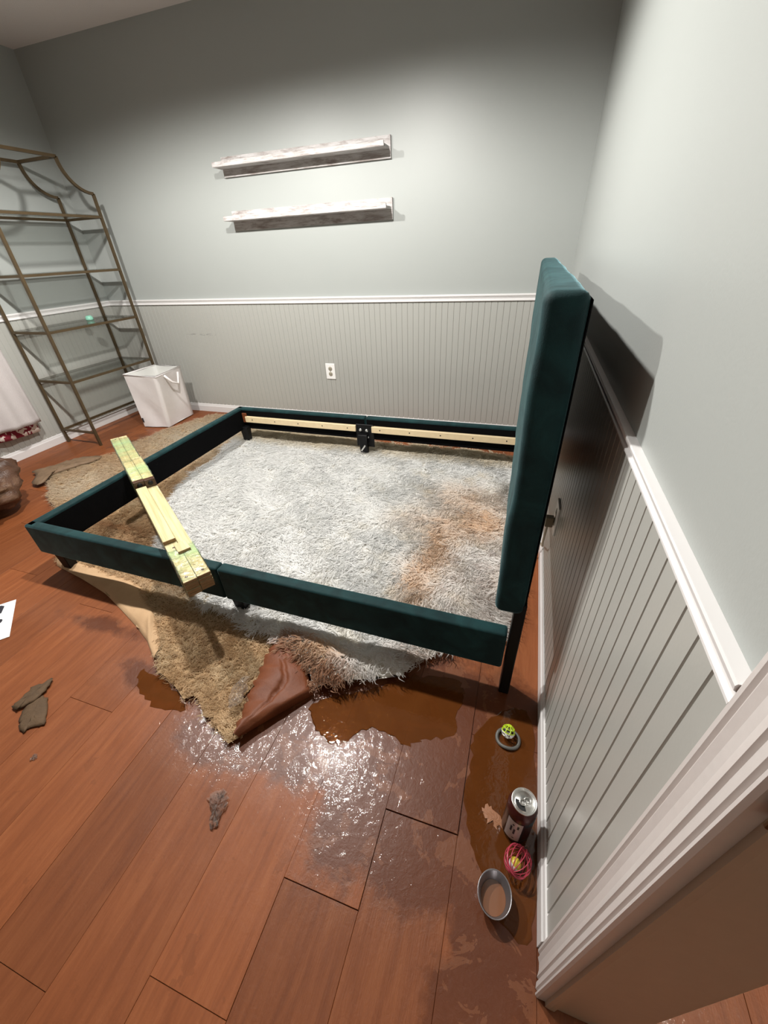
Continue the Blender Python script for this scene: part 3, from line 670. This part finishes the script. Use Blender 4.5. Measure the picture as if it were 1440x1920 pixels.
# scraps lying on the floor
def blob(name, pts, z, amp, mat, label, cat, sub=4, thick=.004, seed=0):
    P_ = smooth_poly(pts, .003, sub); bm = bmesh.new(); c = np.mean(P_, 0); N_ = len(P_); rings = []
    for k in range(5):
        f = 1-k/5; rings.append([bm.verts.new((c[0]+(p[0]-c[0])*f, c[1]+(p[1]-c[1])*f, z + amp*(1-f*f)*.6 + amp*.5*abs(math.sin(i*1.3+k*2+seed))*(.3 if k == 0 else 1))) for i, p in enumerate(P_)])
    for k in range(4):
        for i in range(N_): bm.faces.new((rings[k][i], rings[k][(i+1)%N_], rings[k+1][(i+1)%N_], rings[k+1][i]))
    bm.faces.new(rings[4]); o = bm_obj(name, bm, mat, None, thick > .0015); 
    if thick > .0015: md = o.modifiers.new('thickness', 'SOLIDIFY'); md.thickness = thick; md.offset = 0
    return tag(o, label, cat)
blob('hide_scrap', [(-3.24,-1.44), (-3.33,-1.40), (-3.26,-1.31), (-3.24,-1.20), (-3.16,-1.12), (-3.05,-1.09), (-3.04,-1.18), (-3.10,-1.30), (-3.13,-1.42), (-3.08,-1.52), (-3.15,-1.53)], .024, .022, M_greyscrap, 'grey-brown leather scrap beside the foot end of the bed', 'leather scrap')
cs = thing('cloth_scrap', 'muddy brown cloth scrap lying alone on the plank floor', 'cloth scrap')
for nm, pts_, z_, a_ in (('cloth_piece', [(-1.597,-2.659), (-1.60,-2.615), (-1.572,-2.596), (-1.53,-2.625), (-1.485,-2.668), (-1.515,-2.681), (-1.525,-2.708), (-1.565,-2.687)], .004, .006), ('torn_strip', [(-1.64,-2.66), (-1.645,-2.635), (-1.645,-2.585), (-1.615,-2.545), (-1.605,-2.552), (-1.592,-2.592), (-1.597,-2.63), (-1.615,-2.655)], .008, .007)):
    q = blob(nm, pts_, z_, a_, M_scrapcloth, 'x', None, seed=3, thick=.0025); q.parent = cs
    for key in ('label', 'category'):
        if key in q: del q[key]
blob('plastic_scrap', [(-.845,-2.685), (-.835,-2.66), (-.805,-2.655), (-.79,-2.68), (-.785,-2.715), (-.785,-2.735), (-.80,-2.732), (-.815,-2.71)], .004, .014, M_clear, 'crumpled clear plastic scrap on the floor before the tan sheepskin', 'plastic scrap', seed=1, thick=.001)
blob('plastic_scrap', [(-.955,-2.40), (-.945,-2.36), (-.925,-2.36), (-.905,-2.40), (-.905,-2.45), (-.925,-2.465), (-.945,-2.44)], .045, .012, M_clear, 'wet clear plastic scrap against the rust leather corner', 'plastic scrap', seed=4, thick=.001)
blob('plastic_scrap', [(-.60,-1.93), (-.54,-1.86), (-.485,-1.83), (-.47,-1.85), (-.52,-1.90), (-.57,-1.95)], .062, .010, M_clear, 'shiny clear plastic strip on the white rug beside the near bed rail', 'plastic scrap', seed=5, thick=.001)
blob('plastic_scrap', [(-.235,-.95), (-.225,-.88), (-.205,-.88), (-.20,-.95), (-.215,-.985)], .066, .014, M_clear, 'small clear plastic scrap on the white rug by the headboard', 'plastic scrap', seed=6, thick=.001)
blob('water_drop', [(-1.425,-2.752), (-1.425,-2.742), (-1.415,-2.738), (-1.408,-2.744), (-1.41,-2.754)], .0012, .006, M_clear, 'single large water drop on the floor near the cloth scrap', 'water drop', thick=.0008)
blob('wood_flake', [(-.148,-2.490), (-.135,-2.478), (-.110,-2.492), (-.088,-2.507), (-.092,-2.520), (-.104,-2.515), (-.112,-2.522), (-.122,-2.510), (-.132,-2.518), (-.138,-2.505)], .0024, .0012, M_flake, 'pale torn wood flake on wet floor beside the can', 'wood flake', thick=.0012)

# standing water
def puddle(poly, label, z=.0012):
    P_ = smooth_poly(poly, .004, 6); bm = bmesh.new(); c = np.mean(P_, 0)
    o = [bm.verts.new((x, y, .0003)) for x, y in P_]; i_ = [bm.verts.new((c[0]+(x-c[0])*.985, c[1]+(y-c[1])*.985, z)) for x, y in P_]; n = len(P_)
    for k in range(n): bm.faces.new((o[k], o[(k+1)%n], i_[(k+1)%n], i_[k]))
    f = bm.faces.new(i_); bmesh.ops.triangulate(bm, faces=[f]); return tag(bm_obj('puddle', bm, M_water, None, False), label, 'puddle')
puddle([(-.70,-2.37), (-.64,-2.32), (-.56,-2.27), (-.46,-2.21), (-.38,-2.16), (-.27,-2.15), (-.235,-2.20), (-.25,-2.26), (-.245,-2.33), (-.32,-2.365), (-.38,-2.40), (-.45,-2.375), (-.52,-2.40), (-.56,-2.45), (-.61,-2.45), (-.66,-2.42)], 'large brown puddle between rust leather corner and bed leg', .0036)
puddle([(-.19,-2.30), (-.10,-2.20), (-.03,-2.22), (-.022,-2.45), (-.022,-2.68), (-.07,-2.70), (-.14,-2.62), (-.185,-2.52), (-.192,-2.40)], 'brown puddle along the baseboard under can and toys')
puddle([(-1.34,-2.425), (-1.25,-2.42), (-1.14,-2.462), (-1.09,-2.495), (-1.18,-2.515), (-1.29,-2.485)], 'shallow puddle left of the tan sheepskin tip')

# ---------------------------------------------------------------- etagere on the left wall
sh = thing('etagere', 'tall aged-brass etagere with glass shelves in the left corner', 'shelf', (-3.48, -.515, 0))
def E(o): o.matrix_parent_inverse = Matrix.Translation((3.48, .515, 0)); return o
X0, X1, Y0, Y1 = -3.655, -3.305, -.890, -.138; RT = .0085; ZS, ZC = 1.625, 1.805
for x in (X0, X1):
    for y in (Y0, Y1): E(tube('leg', [(x, y, 0), (x, y, ZS)], RT, M_brass, sh, square=True))
    for y, s in ((Y0, 1), (Y1, -1)):
        pts = [(x, y + s*.19*math.sin(a), ZS + (ZC-ZS)*(1-math.cos(a))) for a in [PI/2*k/10 for k in range(11)]]
        E(tube('curved_shoulder', pts, RT, M_brass, sh, square=True))
    E(tube('crown_rail', [(x, Y0+.19, ZC), (x, Y1-.19, ZC)], RT, M_brass, sh, square=True))
for y in (Y0+.19, Y1-.19): E(tube('crown_rail', [(X0, y, ZC), (X1, y, ZC)], RT, M_brass, sh, square=True))
for i, z in enumerate((.105, .490, .825, 1.160, 1.490)):
    for y in (Y0, Y1): E(tube('shelf_rail', [(X0, y, z), (X1, y, z)], RT*.9, M_brass, sh, square=True))
    E(tube('shelf_rail', [(X0, Y0, z), (X0, Y1, z)], RT*.9, M_brass, sh, square=True))
    if i: E(tube('shelf_rail', [(X1, Y0, z), (X1, Y1, z)], RT*.9, M_brass, sh, square=True))
    if i: E(box('glass_shelf', X0+.004, X1-.004, Y0+.004, Y1-.004, z+.0075, z+.0125, M_glass, sh))
bm_ = lathe('glass_jar', [(0, 0), (.026, 0), (.028, .008), (.024, .024), (.018, .030), (.012, .032), (0, .032)], M_mint, None, 16); bm_.location = (-3.50, -.40, .838); tag(bm_, 'small mint green glass jar on the etagere shelf', 'jar')

# ---------------------------------------------------------------- fabric laundry bin
lb = thing('laundry_bin', 'white fabric laundry bin standing by the etagere', 'laundry bin', (-3.12, -.31, 0))
bc = [(-3.255,-.49), (-3.02,-.455), (-3.04,-.13), (-3.27,-.16)]; rc_ = [(-3.262,-.495), (-2.93,-.500), (-2.985,-.165), (-3.255,-.175)]
def bin_surf(inset):
    def fn(u, v):
        a = u*4; i = int(a) % 4; f = a-int(a)
        b = [bc[i][k]*(1-f)+bc[(i+1)%4][k]*f for k in (0, 1)]; r = [rc_[i][k]*(1-f)+rc_[(i+1)%4][k]*f for k in (0, 1)]
        p = [b[k]*(1-v)+r[k]*v for k in (0, 1)]; cx, cy = -3.12, -.31
        sag = .022*math.sin(PI*f)*math.sin(PI*min(1, v*1.1)) - .006*math.sin(v*9+f*5+i*2)*math.sin(PI*f)
        dx, dy = cx-p[0], cy-p[1]; d = math.hypot(dx, dy)
        return (p[0]+dx/d*(sag*.7+inset)+3.12, p[1]+dy/d*(sag*.7+inset)+.31, .008+v*.445 + .010*math.sin(PI*f)*(-1 if v > .95 else 0))
    return fn
grid_obj('fabric_side', bin_surf(0), 40, 16, M_fabric, lb); grid_obj('lining', bin_surf(.006), 40, 16, M_fabric_in, lb)
mesh_obj('base_panel', [(x+3.12, y+.31, .010) for x, y in bc], [(0, 1, 2, 3)], M_fabric_in, lb)
tube('rim', [(x+3.12, y+.31, .447) for x, y in rc_], .007, M_fabric, lb, closed=True)
tube('handle', [(-2.945+3.12, -.40+.31, .43), (-2.925+3.12, -.36+.31, .37), (-2.925+3.12, -.30+.31, .34), (-2.945+3.12, -.25+.31, .42)], .009, M_fabric, lb)
tg = box('tag', -.124, -.112, -.186, -.179, .050, .085, M_tag, lb, .001, 1); tg.location = (-.006, .0, 0)

# ---------------------------------------------------------------- towels, bag, paper at the left edge
def drape(name, y0, y1, z0, z1, x, amp, mat, label, ph):
    def fn(u, v):
        y = y0+(y1-y0)*u + .05*(1-v)*(u-.5); z = z0+(z1-z0)*v + .035*math.sin(u*3.0+ph)*(1-v) - .05*(1-u)*(1-v)
        return (x + amp*(math.sin(u*11+ph+v)+.5*math.sin(u*23+ph))*(1.1-.6*v), y, z)
    o = grid_obj(name, fn, 40, 20, mat, None, True, .005); return tag(o, label, 'towel')
rb = thing('towel_bar', 'metal towel bar on the left wall above the towels', 'towel bar', (XL, -1.40, .80))
tube('bar', [(.085, -.36, 0), (.085, .36, 0)], .008, M_metal, rb); tube('bracket', [(0, -.33, 0), (.085, -.33, 0)], .009, M_metal, rb); tube('bracket', [(0, .33, 0), (.085, .33, 0)], .009, M_metal, rb)
drape('towel', -1.52, -1.055, .235, .79, -3.585, .019, M_towel, 'white towel hanging in front on the left wall', .3)
drape('towel', -1.56, -1.075, .185, .79, -3.640, .008, M_red, 'red printed cloth hanging behind the white towel', 1.1)
def bag():
    bm = bmesh.new(); bmesh.ops.create_icosphere(bm, subdivisions=5, radius=1)
    for v in bm.verts:
        c = v.co.copy(); k = 1-.07*abs(math.sin(c.x*6+c.y*3+1.5*math.sin(c.z*5)))-.06*abs(math.sin(c.z*9+c.y*7+math.sin(c.x*8)))+.10*math.sin(c.x*4+c.z*5)+.07*math.sin(c.y*9-c.z*6+1)+.05*math.sin(c.x*13+c.y*11)+.03*math.sin(c.z*23+c.x*17)
        z = c.z*k; v.co = (c.x*.30*k, c.y*.27*k, max(0.0, .16+z*.20))
    return bm_obj('brown_bag', bm, M_bag, None, True)
bg = bag(); bg.location = (-3.16, -1.90, .001); bg.scale = (1.08, 1.08, 1.12); tag(bg, 'crumpled brown leather bag on the floor at the left edge', 'bag')
pp = thing('printed_card', 'white printed card lying on the floor at the left edge', 'card', (-2.13, -2.41, .001))
PC = [(-2.30,-2.455), (-2.165,-2.300), (-1.975,-2.452), (-2.11,-2.607)]
mesh_obj('sheet', [(x+2.13, y+2.41, z) for z in (0, .0012) for x, y in PC], [(3,2,1,0), (4,5,6,7), (0,1,5,4), (1,2,6,5), (2,3,7,6), (3,0,4,7)], M_paper, pp)
def mark(pts):
    n = len(pts); me = mesh_obj('printed_mark', [(x+2.13, y+2.41, .0016) for x, y in pts], [tuple(range(n))], M_ink, pp)
mark([(-2.235,-2.395), (-2.190,-2.345), (-2.172,-2.343), (-2.142,-2.375), (-2.158,-2.402), (-2.20,-2.425)])
for mx_, my_, mr_ in ((-2.103,-2.418,.017), (-2.083,-2.436,.013), (-2.15,-2.47,.02)): mark([(mx_+mr_*math.cos(a), my_+mr_*1.2*math.sin(a)) for a in [2*PI*k/12 for k in range(12)]])

# ---------------------------------------------------------------- wall ledges, outlets
def ledge(x0, x1, zb, zt, zl, label):
    t = thing('wall_ledge', label, 'shelf', ((x0+x1)/2, 0, zb), 0, 'whitewashed ledges on the back wall'); h = (x1-x0)/2
    box('back_plate', -h+.006, h, -.016, 0, 0, zt-zb, M_ledge, t, .0015, 1)
    box('ledge_board', -h, h-.010, -.104, -.016, zl-zb, zl-zb+.014, M_ledge, t, .0015, 1)
    box('front_lip', -h, h-.010, -.116, -.104, zl-zb, zl-zb+.026, M_ledge, t, .002, 1)
ledge(-2.268, -1.100, 1.645, 1.748, 1.686, 'upper of the two whitewashed wooden ledges on the back wall')
ledge(-2.268, -1.098, 1.356, 1.466, 1.408, 'lower of the two whitewashed wooden ledges on the back wall')
def outlet(name, loc, rz, label):
    t = thing(name, label, 'outlet', loc, rz)
    box('cover_plate', -.040, .040, -.014, -.006, -.060, .060, M_plate, t, .003, 2)
    for z in (.020, -.020):
        s = lathe('socket', [(0, .0015), (.0155, .0015), (.017, 0)], M_socket, t, 20); s.data.transform(Matrix.Translation((0, -.014, z)) @ Matrix.Rotation(PI/2, 4, 'X'))
        for dx in (-.006, .006): box('slot', dx-.0012, dx+.0012, -.0165, -.0153, z-.003, z+.006, M_hole, s)
    lathe('screw', [(0, .001), (.003, .001), (.0035, 0)], M_metal, t, 10, Matrix.Translation((0, -.014, 0)) @ Matrix.Rotation(PI/2, 4, 'X'))
    return t
outlet('wall_outlet', (-1.647, 0, .412), 0, 'white double outlet on the beige back wall')
outlet('wall_outlet', (0, -1.625, .355), -PI/2, 'white outlet with a plugged cord behind the headboard')
pc = thing('power_cord', 'ivory cord with khaki plug behind the headboard', 'cord', (0, -1.625, .335))
box('plug', -.046, -.017, -.013, .013, -.022, .020, M_plug, pc, .004, 2)
tube('cable', [(-.034, 0, -.02), (-.036, .0, -.06), (-.036, .01, -.11), (-.030, .04, -.15), (-.030, .10, -.185), (-.034, .16, -.22), (-.045, .19, -.28), (-.055, .17, -.329), (-.075, .10, -.330), (-.11, .02, -.330)], .0042, M_cord, pc)

# ---------------------------------------------------------------- small things by the right wall
cn = thing('drink_can', 'open tall dark drink can with silver lid by the baseboard', 'can', (-.068, -2.508, 0), .5)
lathe('body', [(0, .006), (.020, .004), (.026, 0), (.0330, .012), (.0330, .132), (.0318, .138)], M_can, cn, 36)
lathe('shoulder_band', [(.0333, .118), (.0332, .132), (.0318, .139), (.0285, .148), (.0272, .151)], M_canred, cn, 36)
lathe('lid', [(.0272, .151), (.0280, .1545), (.0268, .1560), (.0250, .1545), (.0242, .1490), (.0225, .1478), (.0218, .1492), (0, .1492)], M_alu, cn, 36)
def arcband(name, r, a0, a1, z0, z1, mat, n=10):
    V = [(r*math.cos(a0+(a1-a0)*k/n), r*math.sin(a0+(a1-a0)*k/n), z) for z in (z0, z1) for k in range(n+1)]
    return mesh_obj(name, V, [(k, k+1, n+2+k, n+1+k) for k in range(n)], mat, cn, True)
arcband('white_panel', .0333, PI+.15, PI+1.25, .020, .112, M_canwhite); arcband('teal_band', .0334, 4.75, 6.6, .106, .122, M_canteal); arcband('maroon_panel', .0333, 4.55, 5.2, .03, .10, M_canred)
for a, z0, z1 in ((3.62, .060, .086), (3.86, .052, .078), (3.72, .092, .098), (4.05, .084, .100), (3.9, .030, .034)): arcband('printed_mark', .0336, a, a+.13, z0, z1, M_ink, 3)
oh = grid_obj('opening', lambda u, v: ((.006+.0125*v)*math.cos(2.5+u*2.0), (.006+.0125*v)*math.sin(2.5+u*2.0), .1497), 14, 3, M_hole, cn)
tb = bmesh.new()
for cxx, r in ((-.0035, .0062), (.0085, .0068)): tube_bm(tb, [(cxx+r*math.cos(a), r*math.sin(a), .1522) for a in [2*PI*k/16 for k in range(16)]], .0019, 6, True)
bm_obj('pull_tab', tb, M_metal, cn, True)

bw = thing('pet_bowl', 'small grey metal bowl holding murky water by the doorway', 'bowl', (-.108, -2.655, 0)); bw.scale = (.74, .86, .95)
lathe('bowl', [(0, .003), (.030, .003), (.034, 0), (.037, .004), (.0455, .036), (.0480, .040), (.0490, .042), (.0478, .0432), (.0452, .041), (.0350, .008), (.030, .0055), (0, .0055)], M_bowl, bw, 40)
lathe('water', [(0, .0125), (.0360, .0125)], M_milky, bw, 32)
ca = thing('cage_ball', 'pink wire cage ball toy between the can and the bowl', 'toy', (-.062, -2.581, .031), .4)
R0 = .029
for k in range(7):
    a = PI*k/7; tube('wire', [(R0*1.12*math.cos(b), R0*math.sin(b)*math.cos(a), R0*math.sin(b)*math.sin(a)) for b in [2*PI*j/28 for j in range(28)]], .0011, M_pink, ca, 5, True)
tube('rim_wire', [(R0*1.13*math.cos(b), R0*math.sin(b), 0) for b in [2*PI*j/28 for j in range(28)]], .0022, M_pink, ca, 6, True)
ca.rotation_euler = (.5, .35, 1.1)
ib = thing('rattle_ball', 'yellow and white ball inside the pink cage', 'toy', (-.066, -2.584, .0165), .8)
for nm, sgn, mt_ in (('yellow_half', 1, M_yellow), ('white_half', -1, M_plate)):
    h = lathe(nm, [(.0135*math.cos(b), sgn*.0135*math.sin(b)) for b in [PI/2*j/8 for j in range(9)]], mt_, ib, 20); h.data.transform(Matrix.Rotation(.9, 4, 'Y'))
def lattice_ball():
    t = thing('lattice_ball', 'lime and white lattice ball toy near the bed leg', 'toy', (-.100, -2.286, .026), .3)
    r = .0180
    for nm, s, mt_ in (('lime_half', 1, M_lime), ('white_half', -1, M_plate)):
        b = bmesh.new()
        for k in range(8):
            a = 2*PI*k/8; tube_bm(b, [(r*math.cos(q)*math.cos(a), r*math.cos(q)*math.sin(a), s*r*math.sin(q)) for q in [PI/2*j/6 for j in range(7)]], .0014, 5)
        for q in (0.06, .62, 1.25): tube_bm(b, [(r*math.cos(q)*math.cos(a), r*math.cos(q)*math.sin(a), s*r*math.sin(q)) for a in [2*PI*j/20 for j in range(20)]], .0014, 5, True)
        bm_obj(nm, b, mt_, t, True)
    t.rotation_euler = (-.55, .25, .2); return t
lattice_ball()
rg = tube('toy_ring', [(-.098+.031*math.cos(a), -2.296+.028*math.sin(a), .0055+.002*math.sin(3*a)) for a in [2*PI*k/28 for k in range(28)]], .0048, M_ringgrey, None, 8, True)
tag(rg, 'dark grey rubber ring around the lime lattice ball', 'toy')
